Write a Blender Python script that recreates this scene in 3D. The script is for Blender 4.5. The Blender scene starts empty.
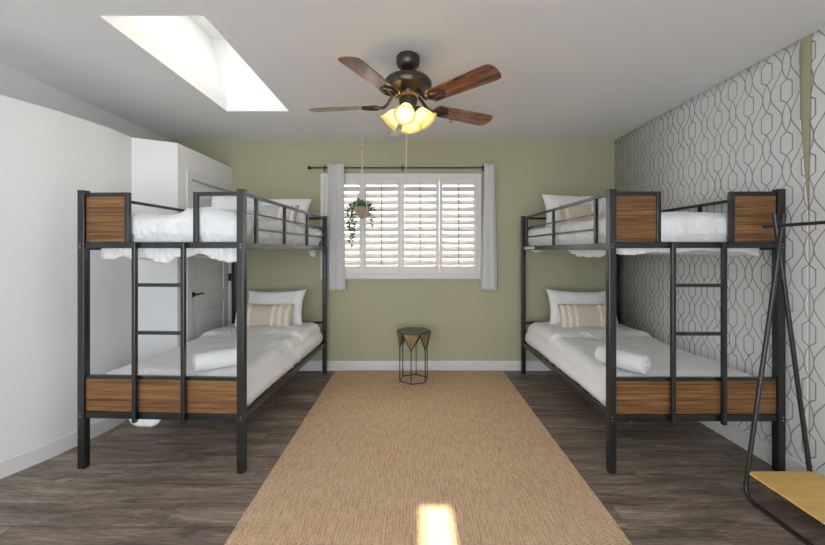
import bpy, bmesh, math, random
from mathutils import Vector, Matrix, noise
R = math.radians
PI = math.pi
sc = bpy.context.scene
col = sc.collection
random.seed(7)

# ------------------------------------------------------------------ materials
def mat(name, color=(.8, .8, .8), rough=.5, metal=0.0, spec=.5, build=None, **kw):
    m = bpy.data.materials.new(name)
    m.use_nodes = True
    nt = m.node_tree
    b = nt.nodes['Principled BSDF']
    b.inputs['Base Color'].default_value = (*color, 1)
    b.inputs['Roughness'].default_value = rough
    b.inputs['Metallic'].default_value = metal
    b.inputs['Specular IOR Level'].default_value = spec
    for k, v in kw.items():
        b.inputs[k.replace('_', ' ')].default_value = v
    if build:
        build(nt, b)
    return m

class NT:
    """tiny wrapper for writing node maths"""
    def __init__(s, nt): s.nt = nt
    def n(s, t, **kw):
        x = s.nt.nodes.new(t)
        for k, v in kw.items(): setattr(x, k, v)
        return x
    def setin(s, sock, v):
        if hasattr(v, 'is_output') or isinstance(v, bpy.types.NodeSocket): s.nt.links.new(v, sock)
        else: sock.default_value = v
    def m(s, op, a, b=None, c=None):
        x = s.n('ShaderNodeMath', operation=op)
        s.setin(x.inputs[0], a)
        if b is not None: s.setin(x.inputs[1], b)
        if c is not None: s.setin(x.inputs[2], c)
        return x.outputs[0]
    def coords(s, kind='Object'):
        return s.n('ShaderNodeTexCoord').outputs[kind]
    def mapping(s, vec, scale=(1, 1, 1), loc=(0, 0, 0), rot=(0, 0, 0)):
        x = s.n('ShaderNodeMapping')
        s.nt.links.new(vec, x.inputs[0])
        x.inputs['Scale'].default_value = scale
        x.inputs['Location'].default_value = loc
        x.inputs['Rotation'].default_value = rot
        return x.outputs[0]
    def noise(s, vec, scale=5, detail=4, rough=.5, dist=0):
        x = s.n('ShaderNodeTexNoise')
        if vec is not None: s.nt.links.new(vec, x.inputs['Vector'])
        x.inputs['Scale'].default_value = scale
        x.inputs['Detail'].default_value = detail
        x.inputs['Roughness'].default_value = rough
        x.inputs['Distortion'].default_value = dist
        return x.outputs[0]
    def ramp(s, fac, stops):
        x = s.n('ShaderNodeValToRGB')
        s.nt.links.new(fac, x.inputs[0])
        e = x.color_ramp.elements
        while len(e) < len(stops): e.new(.5)
        for el, (p, c) in zip(e, stops):
            el.position = p
            el.color = (*c, 1)
        return x.outputs[0]
    def mix(s, fac, a, b, mode='MIX'):
        x = s.n('ShaderNodeMix', data_type='RGBA', blend_type=mode)
        s.setin(x.inputs[0], fac)
        s.setin(x.inputs[6], a if not isinstance(a, tuple) else (*a, 1))
        s.setin(x.inputs[7], b if not isinstance(b, tuple) else (*b, 1))
        return x.outputs[2]
    def bump(s, h, bsdf, strength=.3, dist=.01):
        x = s.n('ShaderNodeBump')
        x.inputs['Strength'].default_value = strength
        x.inputs['Distance'].default_value = dist
        s.nt.links.new(h, x.inputs['Height'])
        s.nt.links.new(x.outputs[0], bsdf.inputs['Normal'])
    def sep(s, vec):
        x = s.n('ShaderNodeSeparateXYZ')
        s.nt.links.new(vec, x.inputs[0])
        return x.outputs

def b_plaster(c1, c2, sc_=1.2, bump=.12):
    def f(nt, b):
        t = NT(nt); co = t.coords()
        n = t.noise(co, sc_, 3)
        nt.links.new(t.mix(n, c1, c2), b.inputs['Base Color'])
        t.bump(t.noise(co, 90, 3, .6), b, bump, .004)
    return f

def b_wood(c1, c2, c3, scale=(2.2, 30, 30), seed=0):
    def f(nt, b):
        t = NT(nt); co = t.coords()
        oi = t.n('ShaderNodeObjectInfo').outputs['Random']
        v = t.n('ShaderNodeVectorMath', operation='ADD')
        nt.links.new(co, v.inputs[0])
        cx = t.n('ShaderNodeCombineXYZ'); nt.links.new(t.m('MULTIPLY', oi, 7.3), cx.inputs[0]); nt.links.new(t.m('MULTIPLY', oi, 3.1), cx.inputs[2])
        nt.links.new(cx.outputs[0], v.inputs[1])
        mp = t.mapping(v.outputs[0], scale, (seed, seed * .7, 0))
        n1 = t.noise(mp, 1.0, 6, .62, .9)
        n2 = t.noise(mp, 4.2, 4, .7, .4)
        k = t.m('ADD', t.m('MULTIPLY', n1, .72), t.m('MULTIPLY', n2, .28))
        nt.links.new(t.ramp(k, [(.36, c1), (.50, c2), (.64, c3)]), b.inputs['Base Color'])
        t.bump(k, b, .15, .003)
    return f

def b_floor(nt, b):
    t = NT(nt); co = t.coords()
    s = t.sep(co)
    pw, pl = .178, 1.22
    row = t.m('FLOOR', t.m('DIVIDE', t.m('ADD', s[1], .031), pw))
    off = t.m('FRACT', t.m('MULTIPLY', row, .371))
    xs = t.m('ADD', t.m('DIVIDE', s[0], pl), off)
    cell = t.m('FLOOR', xs)
    w = t.n('ShaderNodeTexWhiteNoise', noise_dimensions='2D')
    cv = t.n('ShaderNodeCombineXYZ'); nt.links.new(row, cv.inputs[0]); nt.links.new(cell, cv.inputs[1])
    nt.links.new(cv.outputs[0], w.inputs['Vector'])
    rnd = w.outputs['Value']
    v = t.n('ShaderNodeVectorMath', operation='ADD')
    cc = t.n('ShaderNodeCombineXYZ'); nt.links.new(t.m('MULTIPLY', rnd, 9.0), cc.inputs[0]); nt.links.new(t.m('MULTIPLY', rnd, 4.0), cc.inputs[1])
    nt.links.new(co, v.inputs[0]); nt.links.new(cc.outputs[0], v.inputs[1])
    mp = t.mapping(v.outputs[0], (1.1, 9, 1))
    n1 = t.noise(mp, 1.4, 8, .66, .7)
    mp2 = t.mapping(v.outputs[0], (7, 70, 1))
    n2 = t.noise(mp2, 1.5, 5, .75, .5)
    n3 = t.noise(v.outputs[0], 1.7, 3, .5)
    k = t.m('ADD', t.m('MULTIPLY', n1, .55), t.m('MULTIPLY', n2, .45))
    c = t.ramp(k, [(.38, (.062, .045, .033)), (.46, (.18, .135, .098)), (.52, (.30, .230, .172)), (.61, (.55, .435, .33))])
    g = t.mix(t.m('MULTIPLY', n3, .55), c, (.15, .135, .12))
    br = t.m('ADD', .80, t.m('MULTIPLY', rnd, .34))
    c2 = t.mix(1.0, g, (1, 1, 1), 'MULTIPLY')
    hv = t.n('ShaderNodeHueSaturation'); nt.links.new(c2, hv.inputs['Color']); nt.links.new(br, hv.inputs['Value'])
    fy = t.m('FRACT', t.m('DIVIDE', t.m('ADD', s[1], .031), pw))
    fx = t.m('FRACT', xs)
    ey = t.m('LESS_THAN', t.m('MINIMUM', fy, t.m('SUBTRACT', 1, fy)), .009)
    ex = t.m('LESS_THAN', t.m('MINIMUM', fx, t.m('SUBTRACT', 1, fx)), .0013)
    e = t.m('MAXIMUM', ey, ex)
    nt.links.new(t.mix(t.m('MULTIPLY', e, .55), hv.outputs[0], (.03, .025, .02)), b.inputs['Base Color'])
    t.bump(t.m('SUBTRACT', k, t.m('MULTIPLY', e, .8)), b, .22, .003)
    nt.links.new(t.m('ADD', .34, t.m('MULTIPLY', n2, .25)), b.inputs['Roughness'])

def b_rug(nt, b):
    t = NT(nt); co = t.coords(); s = t.sep(co)
    # herringbone braid: narrow ribs along the rug with slanted strands
    rib = t.m('DIVIDE', s[0], .017)
    fr = t.m('FRACT', rib)
    tri = t.m('PINGPONG', rib, 1.0)
    slant = t.m('FRACT', t.m('ADD', t.m('DIVIDE', s[1], .011), t.m('MULTIPLY', tri, 1.1)))
    st = t.m('MULTIPLY', t.m('ABSOLUTE', t.m('SUBTRACT', slant, .5)), 2)
    gap = t.m('POWER', t.m('ABSOLUTE', t.m('SUBTRACT', t.m('MULTIPLY', fr, 2), 1)), 4)
    n1 = t.noise(co, 95, 3, .7)
    n2 = t.noise(co, 2.2, 3, .6)
    n3 = t.noise(t.mapping(co, (60, 9, 1)), 1.2, 3, .6)
    k = t.m('ADD', t.m('MULTIPLY', st, .20), t.m('ADD', t.m('MULTIPLY', n1, .5), t.m('MULTIPLY', n3, .34)))
    k = t.m('SUBTRACT', k, t.m('MULTIPLY', gap, .10))
    c = t.ramp(k, [(.30, (.22, .128, .07)), (.45, (.55, .365, .22)), (.62, (.82, .60, .40))])
    c = t.mix(t.m('MULTIPLY', t.m('SUBTRACT', n2, .35), .5), c  , (.76, .57, .39))
    nt.links.new(c, b.inputs['Base Color'])
    t.bump(k, b, .8, .006)

def b_paper(nt, b):
    """interlaced hexagon and ogee trellis printed on the wallpaper (wall plane is Y-Z)"""
    t = NT(nt); co = t.coords(); s = t.sep(co)
    S, V, L = .1345, .342, .0275
    y = t.m('SUBTRACT', s[1], 2.256 - 40 * S)
    z = t.m('SUBTRACT', s[2], 1.273 - 8 * V)
    de = t.m('PINGPONG', y, S)                 # distance to nearest even column
    do = t.m('SUBTRACT', S, de)
    ve = t.m('PINGPONG', z, V / 2)             # distance to nearest hexagon centre of even columns
    vo = t.m('SUBTRACT', V / 2, ve)
    def col_sdf(x, v):
        h1 = t.m('SUBTRACT', x, .038)
        h2 = t.m('DIVIDE', t.m('SUBTRACT', x, t.m('MULTIPLY', t.m('SUBTRACT', .0785, v), 1.27)), 1.62)
        hexa = t.m('ABSOLUTE', t.m('MAXIMUM', h1, h2))
        tt = t.m('DIVIDE', t.m('SUBTRACT', V / 2, v), .0935)
        lens = t.m('ABSOLUTE', t.m('SUBTRACT', x, t.m('MULTIPLY', L, t.m('SUBTRACT', 1, t.m('MULTIPLY', tt, tt)))))
        # the lens only exists inside its own height
        out = t.m('MULTIPLY', t.m('GREATER_THAN', t.m('ABSOLUTE', tt), 1.04), 1.0)
        return t.m('MINIMUM', hexa, t.m('ADD', lens, out))
    d1 = col_sdf(de, ve)
    d2 = col_sdf(do, vo)
    cs = t.m('COSINE', t.m('MULTIPLY', ve, PI / (V / 2)))
    xo = t.m('ADD', S / 2, t.m('MULTIPLY', S / 2 - L, cs))
    d3 = t.m('MULTIPLY', t.m('ABSOLUTE', t.m('SUBTRACT', de, xo)), .9)
    d = t.m('MINIMUM', t.m('MINIMUM', d1, d2), d3)
    n = t.noise(co, 1.6, 3, .6)
    line = t.n('ShaderNodeMapRange'); nt.links.new(d, line.inputs[0])
    line.inputs[1].default_value = .0029; line.inputs[2].default_value = .0050
    line.inputs[3].default_value = 1; line.inputs[4].default_value = 0
    lc = t.ramp(n, [(.35, (.17, .16, .145)), (.62, (.37, .36, .345))])
    weave = t.noise(t.mapping(co, (1, 260, 60)), 1, 3, .6)
    bg = t.mix(weave, (.70, .695, .685), (.80, .795, .785))
    nt.links.new(t.mix(t.m('MULTIPLY', line.outputs[0], .92), bg, lc), b.inputs['Base Color'])
    nt.links.new(t.m('SUBTRACT', .62, t.m('MULTIPLY', line.outputs[0], .22)), b.inputs['Roughness'])

def b_fabric(c1, c2, scale=260, bump=.25):
    def f(nt, b):
        t = NT(nt); co = t.coords()
        n = t.noise(co, scale, 2, .6); n2 = t.noise(co, 9, 4, .6)
        nt.links.new(t.mix(n, c1, c2), b.inputs['Base Color'])
        t.bump(t.m('ADD', t.m('MULTIPLY', n, .3), n2), b, bump, .006)
    return f

M = {}
M['green'] = mat('sage_paint', rough=.75, build=b_plaster((.425, .412, .272), (.455, .440, .292)))
M['white_wall'] = mat('white_wall_paint', rough=.7, build=b_plaster((.79, .79, .79), (.83, .83, .83), 1.0))
M['ceiling'] = mat('ceiling_paint', rough=.85, build=b_plaster((.78, .775, .775), (.82, .815, .815), 1.0, .2))
M['shaft'] = mat('skylight_shaft_paint', (.78, .79, .80), .8)
M['trim'] = mat('white_trim_paint', (.74, .72, .70), .4)
M['door'] = mat('door_paint', (.80, .80, .805), .4)
M['floor'] = mat('vinyl_planks', rough=.45, spec=.4, build=b_floor)
M['rug'] = mat('jute', rough=.95, spec=.1, build=b_rug)
M['paper'] = mat('trellis_wallpaper', rough=.6, spec=.3, build=b_paper)
M['metal'] = mat('dark_powder_coat', (.012, .0145, .0140), .27, .0, .7)
M['metal_lt'] = mat('dark_tube', (.03, .031, .03), .3, .3, .6)
M['bolt'] = mat('zinc_bolt', (.35, .34, .32), .35, .9)
M['panel'] = mat('rustic_panel_wood', rough=.5, spec=.35, build=b_wood((.052, .024, .009), (.19, .090, .030), (.35, .180, .062), (1.6, 40, 62)))
M['pine'] = mat('pine_shelf_wood', rough=.45, build=b_wood((.80, .48, .13), (.87, .55, .17), (.92, .62, .23), (3, 14, 14)))
M['blade'] = mat('walnut_blade_wood', rough=.2, spec=.6, build=b_wood((.040, .012, .007), (.20, .055, .018), (.44, .145, .045), (3.5, 34, 34)), Coat_Weight=1.0, Coat_Roughness=.07)
M['bronze'] = mat('oiled_bronze', (.085, .068, .052), .32, .75)
M['brass'] = mat('warm_brass_highlight', (.40, .26, .10), .35, .8)
def b_linen(nt, b, amt=.65):
    t = NT(nt); co = t.coords()
    nt.links.new(t.mix(t.noise(co, 400, 2), (.86, .86, .86), (.91, .91, .91)), b.inputs['Base Color'])
    a = t.noise(t.mapping(co, (9, 6, 5)), 1.0, 5, .62, 1.6)
    c = t.noise(t.mapping(co, (3, 4, 2.2), rot=(0, 0, .6)), 1.3, 3, .5, .8)
    rd = t.m('ABSOLUTE', t.m('SUBTRACT', a, .5))
    k = t.m('ADD', t.m('MULTIPLY', t.m('POWER', rd, .7), -.8), t.m('MULTIPLY', c, .5))
    t.bump(k, b, amt, .05)
M['smooth_linen'] = mat('smooth_white_bedding', rough=.85, spec=.2, build=lambda nt, b: b_linen(nt, b, .28))
M['linen'] = mat('white_bedding', rough=.85, spec=.2, build=b_linen, Sheen_Weight=.1)
M['matt'] = mat('white_mattress', rough=.9, build=b_fabric((.72, .71, .70), (.78, .77, .76), 300, .2))
M['pillow'] = mat('pillow_cotton', rough=.88, spec=.2, build=b_fabric((.85, .845, .84), (.90, .895, .89), 300, .35))
M['towel'] = mat('towel_terry', rough=.98, spec=.1, build=b_fabric((.76, .76, .755), (.86, .86, .855), 500, .9))
M['beige'] = mat('beige_cushion_weave', rough=.95, spec=.1, build=b_fabric((.60, .50, .40), (.74, .64, .54), 350, .6))
M['fringe'] = mat('cream_cushion_fringe', rough=1, spec=.1, build=b_fabric((.80, .73, .62), (.92, .87, .78), 400, .9))
M['greycush'] = mat('grey_cushion_weave', rough=.95, spec=.1, build=b_fabric((.50, .47, .44), (.66, .63, .60), 350, .6))
M['curtain'] = mat('pale_grey_curtain', rough=.85, build=b_fabric((.58, .565, .56), (.66, .645, .64), 350, .15))
M['shutter'] = mat('shutter_paint', (.72, .695, .66), .42)
M['rod_silhouette'] = mat('tilt_rod_silhouette', (.34, .27, .21), .5)  # dark look against the bright window put into the rod's colour
M['handle'] = mat('black_door_hardware', (.012, .012, .012), .35, .4)
M['leaf'] = mat('trailing_leaf', rough=.5, build=lambda nt, b: (lambda t: nt.links.new(t.ramp(t.noise(t.coords(), 30, 2), [(.35, (.045, .095, .05)), (.6, (.13, .20, .085)), (.75, (.36, .42, .10))]), b.inputs['Base Color']))(NT(nt)))
M['stem'] = mat('plant_stem', (.13, .15, .06), .6)
M['basket'] = mat('woven_basket', rough=.9, build=b_fabric((.20, .14, .09), (.52, .42, .32), 70, 1.0))
M['cord'] = mat('cotton_cord', (.72, .69, .63), .9)
M['bead'] = mat('wooden_bead', (.52, .30, .14), .5)
M['stool_metal'] = mat('stool_black_metal', (.028, .032, .028), .4, .3)
M['stool_top'] = mat('stool_green_grey_top', rough=.45, build=b_plaster((.075, .085, .07), (.11, .12, .10), 20, .05))
M['stool_wood'] = mat('stool_gold_inlay', rough=.5, build=b_wood((.13, .075, .022), (.26, .16, .05), (.38, .25, .09), (25, 25, 10)))
M['chain'] = mat('pull_chain_metal', (.62, .52, .42), .4, .5)
M['ext'] = mat('stucco_outside', rough=.9, build=b_plaster((.62, .50, .40), (.70, .58, .48)))
M['ext_ground'] = mat('concrete_outside', (.60, .58, .55), .9)
M['tag'] = mat('white_label', (.66, .65, .60), .6)
M['black'] = mat('black_plastic', (.01, .01, .01), .5)

def glass(name, tint=(.93, .95, .95)):
    m = bpy.data.materials.new(name); m.use_nodes = True
    nt = m.node_tree; nt.nodes.clear(); t = NT(nt)
    o = t.n('ShaderNodeOutputMaterial'); mx = t.n('ShaderNodeMixShader')
    tr = t.n('ShaderNodeBsdfTransparent'); gl = t.n('ShaderNodeBsdfGlossy')
    gl.inputs['Roughness'].default_value = .02
    tr.inputs[0].default_value = (*tint, 1)
    mx.inputs[0].default_value = .06
    nt.links.new(tr.outputs[0], mx.inputs[1]); nt.links.new(gl.outputs[0], mx.inputs[2])
    nt.links.new(mx.outputs[0], o.inputs[0])
    return m
M['glass'] = glass('clear_glass')
M['front_glass'] = glass('added_window_glass', (.74, .75, .76))  # pane of the added daylight opening behind the camera
M['tinted'] = glass('tinted_glass', (.72, .73, .74))
M['skyglass'] = glass('skylight_glass', (.44, .445, .45))

def frosted():
    m = bpy.data.materials.new('amber_frosted_glass'); m.use_nodes = True
    nt = m.node_tree; nt.nodes.clear(); t = NT(nt)
    o = t.n('ShaderNodeOutputMaterial')
    tl = t.n('ShaderNodeBsdfTranslucent'); tl.inputs[0].default_value = (.98, .88, .52, 1)
    df = t.n('ShaderNodeBsdfDiffuse'); df.inputs[0].default_value = (.85, .76, .48, 1)
    gl = t.n('ShaderNodeBsdfGlossy'); gl.inputs['Roughness'].default_value = .2; gl.inputs[0].default_value = (1, .95, .8, 1)
    tp = t.n('ShaderNodeBsdfTransparent'); tp.inputs[0].default_value = (1, .93, .7, 1)
    a = t.n('ShaderNodeMixShader'); a.inputs[0].default_value = .35
    nt.links.new(tl.outputs[0], a.inputs[1]); nt.links.new(df.outputs[0], a.inputs[2])
    b = t.n('ShaderNodeMixShader'); b.inputs[0].default_value = .15
    nt.links.new(a.outputs[0], b.inputs[1]); nt.links.new(tp.outputs[0], b.inputs[2])
    c = t.n('ShaderNodeMixShader'); c.inputs[0].default_value = .07
    nt.links.new(b.outputs[0], c.inputs[1]); nt.links.new(gl.outputs[0], c.inputs[2])
    nt.links.new(c.outputs[0], o.inputs[0])
    return m
M['frosted'] = frosted()
def emit(name, color, strength):
    m = bpy.data.materials.new(name); m.use_nodes = True
    b = m.node_tree.nodes['Principled BSDF']
    b.inputs['Emission Color'].default_value = (*color, 1)
    b.inputs['Emission Strength'].default_value = strength
    return m
M['bulb'] = emit('lit_bulb', (1, .86, .56), 9)

# ------------------------------------------------------------------ mesh helpers
class MB:
    def __init__(s): s.bm = bmesh.new()
    def box(s, x0, x1, y0, y1, z0, z1):
        v = [s.bm.verts.new(p) for p in ((x0, y0, z0), (x1, y0, z0), (x1, y1, z0), (x0, y1, z0), (x0, y0, z1), (x1, y0, z1), (x1, y1, z1), (x0, y1, z1))]
        for f in ((0, 3, 2, 1), (4, 5, 6, 7), (0, 1, 5, 4), (1, 2, 6, 5), (2, 3, 7, 6), (3, 0, 4, 7)):
            s.bm.faces.new([v[i] for i in f])
        return s
    def cbox(s, cx, cy, cz, sx, sy, sz):
        return s.box(cx - sx / 2, cx + sx / 2, cy - sy / 2, cy + sy / 2, cz - sz / 2, cz + sz / 2)
    def obox(s, mat4, sx, sy, sz):
        n0 = len(s.bm.verts); s.cbox(0, 0, 0, sx, sy, sz); s.bm.verts.ensure_lookup_table()
        for v in s.bm.verts[n0:]: v.co = mat4 @ v.co
        return s
    def prism(s, pts, a, b, axis='z'):
        def P(p, h):
            return {'z': (p[0], p[1], h), 'y': (p[0], h, p[1]), 'x': (h, p[0], p[1])}[axis]
        lo = [s.bm.verts.new(P(p, a)) for p in pts]; hi = [s.bm.verts.new(P(p, b)) for p in pts]
        s.bm.faces.new(lo[::-1]); s.bm.faces.new(hi)
        n = len(pts)
        for i in range(n): s.bm.faces.new([lo[i], lo[(i + 1) % n], hi[(i + 1) % n], hi[i]])
        return s
    def tube(s, pts, r, seg=10, closed=False, cap=True, radii=None):
        pts = [Vector(p) for p in pts]; n = len(pts); rings = []
        up = Vector((.013, .027, 1)).normalized()
        prev = None
        for i, p in enumerate(pts):
            if closed: d = (pts[(i + 1) % n] - pts[i - 1]).normalized()
            else: d = (pts[min(i + 1, n - 1)] - pts[max(i - 1, 0)]).normalized()
            if prev is None:
                a = up if abs(d.dot(up)) < .95 else Vector((1, .02, .03))
                u = d.cross(a).normalized()
            else:
                u = (prev - d * prev.dot(d)).normalized()
            prev = u; w = d.cross(u)
            rr = radii[i] if radii else r
            rings.append([s.bm.verts.new(p + u * (rr * math.cos(2 * PI * k / seg)) + w * (rr * math.sin(2 * PI * k / seg))) for k in range(seg)])
        m = n if closed else n - 1
        for i in range(m):
            A, B = rings[i], rings[(i + 1) % n]
            for k in range(seg): s.bm.faces.new([A[k], A[(k + 1) % seg], B[(k + 1) % seg], B[k]])
        if cap and not closed:
            s.bm.faces.new(rings[0][::-1]); s.bm.faces.new(rings[-1])
        return s
    def lathe(s, prof, mat4=None, seg=32, close=False):
        mat4 = mat4 or Matrix()
        rings = []
        for r, z in prof:
            if r < 1e-5: rings.append([s.bm.verts.new(mat4 @ Vector((0, 0, z)))])
            else: rings.append([s.bm.verts.new(mat4 @ Vector((r * math.cos(2 * PI * k / seg), r * math.sin(2 * PI * k / seg), z))) for k in range(seg)])
        for A, B in zip(rings, rings[1:]):
            for k in range(seg):
                k2 = (k + 1) % seg
                if len(A) == 1 and len(B) == 1: continue
                if len(A) == 1: s.bm.faces.new([A[0], B[k2], B[k]])
                elif len(B) == 1: s.bm.faces.new([A[k], A[k2], B[0]])
                else: s.bm.faces.new([A[k], A[k2], B[k2], B[k]])
        return s
    def grid(s, rows, closed_u=False):
        R_ = [[s.bm.verts.new(p) for p in r] for r in rows]
        for A, B in zip(R_, R_[1:]):
            n = len(A)
            for k in range(n if closed_u else n - 1):
                s.bm.faces.new([A[k], A[(k + 1) % n], B[(k + 1) % n], B[k]])
        return R_
    def ball(s, c, r, sx=1, sy=1, sz=1, u=16, v=10):
        m = Matrix.Translation(c) @ Matrix.Diagonal((r * sx, r * sy, r * sz, 1))
        bmesh.ops.create_uvsphere(s.bm, u_segments=u, v_segments=v, radius=1, matrix=m)
        return s
    def build(s, name, m, parent=None, smooth=True, bevel=0, loc=None, rotz=None, sharp=35, solid=0, sub=0):
        me = bpy.data.meshes.new(name)
        bmesh.ops.recalc_face_normals(s.bm, faces=s.bm.faces)
        s.bm.to_mesh(me); s.bm.free()
        me.materials.append(m)
        if smooth:
            me.shade_smooth()
            me.set_sharp_from_angle(angle=R(sharp))
        o = bpy.data.objects.new(name, me); col.objects.link(o)
        if parent: o.parent = parent
        if loc is not None: o.location = loc
        if rotz is not None: o.rotation_euler = (0, 0, rotz)
        if solid:
            md = o.modifiers.new('thick', 'SOLIDIFY'); md.thickness = solid; md.offset = 0
        if bevel:
            md = o.modifiers.new('bevel', 'BEVEL'); md.width = bevel; md.segments = 2; md.limit_method = 'ANGLE'; md.angle_limit = R(50)
            md.harden_normals = False
        if sub:
            md = o.modifiers.new('sub', 'SUBSURF'); md.levels = sub; md.render_levels = sub
        return o

def tag(o, label, cat, group=None, kind=None):
    o['label'] = label; o['category'] = cat
    if group: o['group'] = group
    if kind: o['kind'] = kind
    return o
def thing(name, label, cat, loc=(0, 0, 0), rotz=0, group=None):
    o = bpy.data.objects.new(name, None); col.objects.link(o)
    o.empty_display_size = .1
    o.location = loc; o.rotation_euler = (0, 0, rotz)
    return tag(o, label, cat, group)
def struct(o):
    o['kind'] = 'structure'
    return o
def children(o): return [c for c in bpy.data.objects if c.parent == o]
def copy_tree(o, parent=None):
    c = o.copy(); col.objects.link(c); c.parent = parent
    for ch in children(o): copy_tree(ch, c)
    return c

# ------------------------------------------------------------------ dimensions (camera stands at x=0, y=0)
CZ = 1.44
YB = 4.425          # back wall face
XR = 2.42           # right wall face
XL = -2.885         # far left wall face (seen above the closet walls)
HC = 2.75
YF = -1.7           # wall behind the camera
HP = 2.42           # height of the boxed-out white walls

# floor
struct(MB().box(XL - .15, XR + .15, YF - .15, YB + .15, -.12, 0).build('floor', M['floor'], smooth=False))

# ceiling with skylight opening
sx0, sx1, sy0, sy1 = -1.75, -1.165, 2.07, 3.49
mb = MB()
X0, X1, Y0, Y1 = XL - .15, XR + .15, YF - .15, YB + .15
T = .14
e_ = .004
mb.box(X0, sx0 - e_, Y0, Y1, HC, HC + T); mb.box(sx1 + e_, X1, Y0, Y1, HC, HC + T)
mb.box(sx0 - e_, sx1 + e_, Y0, sy0 - e_, HC, HC + T); mb.box(sx0 - e_, sx1 + e_, sy1 + e_, Y1, HC, HC + T)
struct(mb.build('ceiling', M['ceiling'], smooth=False))
# skylight shaft (flared to the left), curb and pane
HT = 3.43
tx0, tx1, ty0, ty1 = -1.90, -1.19, 2.07, 3.49
mb = MB()
lo = [(sx0, sy0), (sx1, sy0), (sx1, sy1), (sx0, sy1)]
hi = [(tx0, ty0), (tx1, ty0), (tx1, ty1), (tx0, ty1)]
lv = [mb.bm.verts.new((*p, HC - .001)) for p in lo]; hv = [mb.bm.verts.new((*p, HT)) for p in hi]
d_ = .006
lo2 = [(sx0 - d_, sy0 - d_), (sx1 + d_, sy0 - d_), (sx1 + d_, sy1 + d_), (sx0 - d_, sy1 + d_)]
hi2 = [(tx0 - d_, ty0 - d_), (tx1 + d_, ty0 - d_), (tx1 + d_, ty1 + d_), (tx0 - d_, ty1 + d_)]
lw = [mb.bm.verts.new((*p, HC - .001)) for p in lo2]; hw = [mb.bm.verts.new((*p, HT)) for p in hi2]
for i in range(4):
    j = (i + 1) % 4
    mb.bm.faces.new([lv[i], lv[j], hv[j], hv[i]]); mb.bm.faces.new([lw[i], lw[j], hw[j], hw[i]])
    mb.bm.faces.new([lv[i], lv[j], lw[j], lw[i]]); mb.bm.faces.new([hv[i], hv[j], hw[j], hw[i]])
struct(mb.build('wall_skylight_shaft', M['shaft'], smooth=False))
w3 = struct(MB().build('window_2', M['trim'])) if False else None
sky = bpy.data.objects.new('window_2', None); col.objects.link(sky); sky.location = (-1.5, 2.8, HT); sky['kind'] = 'structure'
gx0, gx1, gy0, gy1 = -1.675, -1.23, 2.20, 3.46  # frame opening narrowed to shape the sun patch on the rug
mb = MB()
for b_ in ((tx0 - .04, gx0, ty0 - .04, ty1 + .04), (gx1, tx1 + .04, ty0 - .04, ty1 + .04), (gx0, gx1, ty0 - .04, gy0), (gx0, gx1, gy1, ty1 + .04)):
    mb.box(b_[0] + 1.5, b_[1] + 1.5, b_[2] - 2.8, b_[3] - 2.8, 0, .05)
mb.build('window_frame', M['shaft'], sky, smooth=False)
MB().box(gx0 + 1.5, gx1 + 1.5, gy0 - 2.8, gy1 - 2.8, .02, .028).build('glass_pane', M['skyglass'], sky, smooth=False)

# back wall with window opening (stands on the outside: thickness .15)
wx0, wx1, wz0, wz1 = -1.06, .785, 1.14, 2.315
mb = MB()
mb.box(XL - .15, wx0, YB, YB + .15, 0, HC); mb.box(wx1, XR + .15, YB, YB + .15, 0, HC)
mb.box(wx0, wx1, YB, YB + .15, 0, wz0); mb.box(wx0, wx1, YB, YB + .15, wz1, HC)
struct(mb.build('wall_back', M['green'], smooth=False))
# right wall: painted plaster, with paper hung over it in two drops that part at one seam
struct(MB().box(XR, XR + .15, YF, YB, 0, HC).build('wall_right', M['green'], smooth=False))
def seam(z, side):
    zz = (z - 1.70) / (HC - 1.70)
    if zz <= 0: return 2.257 + (0.0006 if side > 0 else -.0006)
    if side > 0: return 2.257 + .040 * math.sin(min(1, zz * 1.25) * PI / 2) ** .9 - .012 * max(0, zz - .85) / .15
    return 2.257 - .020 * zz
def lift(z, yd):
    zz = max(0, (z - 1.45) / (HC - 1.45))
    return .003 + .020 * zz * max(0, 1 - yd / .09) ** 2
mb = MB()
zs = [i * HC / 40 for i in range(41)]
rows = []
for z in zs:
    y = seam(z, 1)
    rows.append([Vector((XR - lift(z, d), y + d, z)) for d in (0, .01, .025, .045, .07, .1)] + [Vector((XR - .003, 3.2, z)), Vector((XR - .003, YB - .001, z))])
mb.grid(rows)
rows = []
for z in zs:
    y = seam(z, -1)
    rows.append([Vector((XR - .003 - (lift(z, d) - .003) * .15, y - d, z)) for d in (0, .01, .025, .045, .07, .1)] + [Vector((XR - .003, 1, z)), Vector((XR - .003, YF, z))])
mb.grid(rows)
o = struct(mb.build('wall_right_wallpaper', M['paper'], solid=.001, sharp=60))
# far left wall and wall behind the camera (with an unseen glazed opening added to bring in daylight)
struct(MB().box(XL - .15, XL, YF, YB, 0, HC).build('wall_left', M['white_wall'], smooth=False))
fx0, fx1, fz0, fz1 = -2.5, 1.2, .05, 2.35
mb = MB()
mb.box(XL, fx0, YF - .15, YF, 0, HC); mb.box(fx1, XR, YF - .15, YF, 0, HC)
mb.box(fx0, fx1, YF - .15, YF, 0, fz0); mb.box(fx0, fx1, YF - .15, YF, fz1, HC)
struct(mb.build('wall_front', M['white_wall'], smooth=False))
wf = bpy.data.objects.new('added_window', None); col.objects.link(wf); wf.location = ((fx0 + fx1) / 2, YF - .07, fz0); wf['kind'] = 'structure'
mb = MB()
H_ = fz1 - fz0; fw = (fx1 - fx0) / 2
for x in (-fw + .03, -.03, .03, fw - .03): mb.box(x - .03, x + .03, -.03, .03, 0, H_)
mb.box(-fw, fw, -.03, .03, 0, .06); mb.box(-fw, fw, -.03, .03, H_ - .06, H_)
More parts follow.
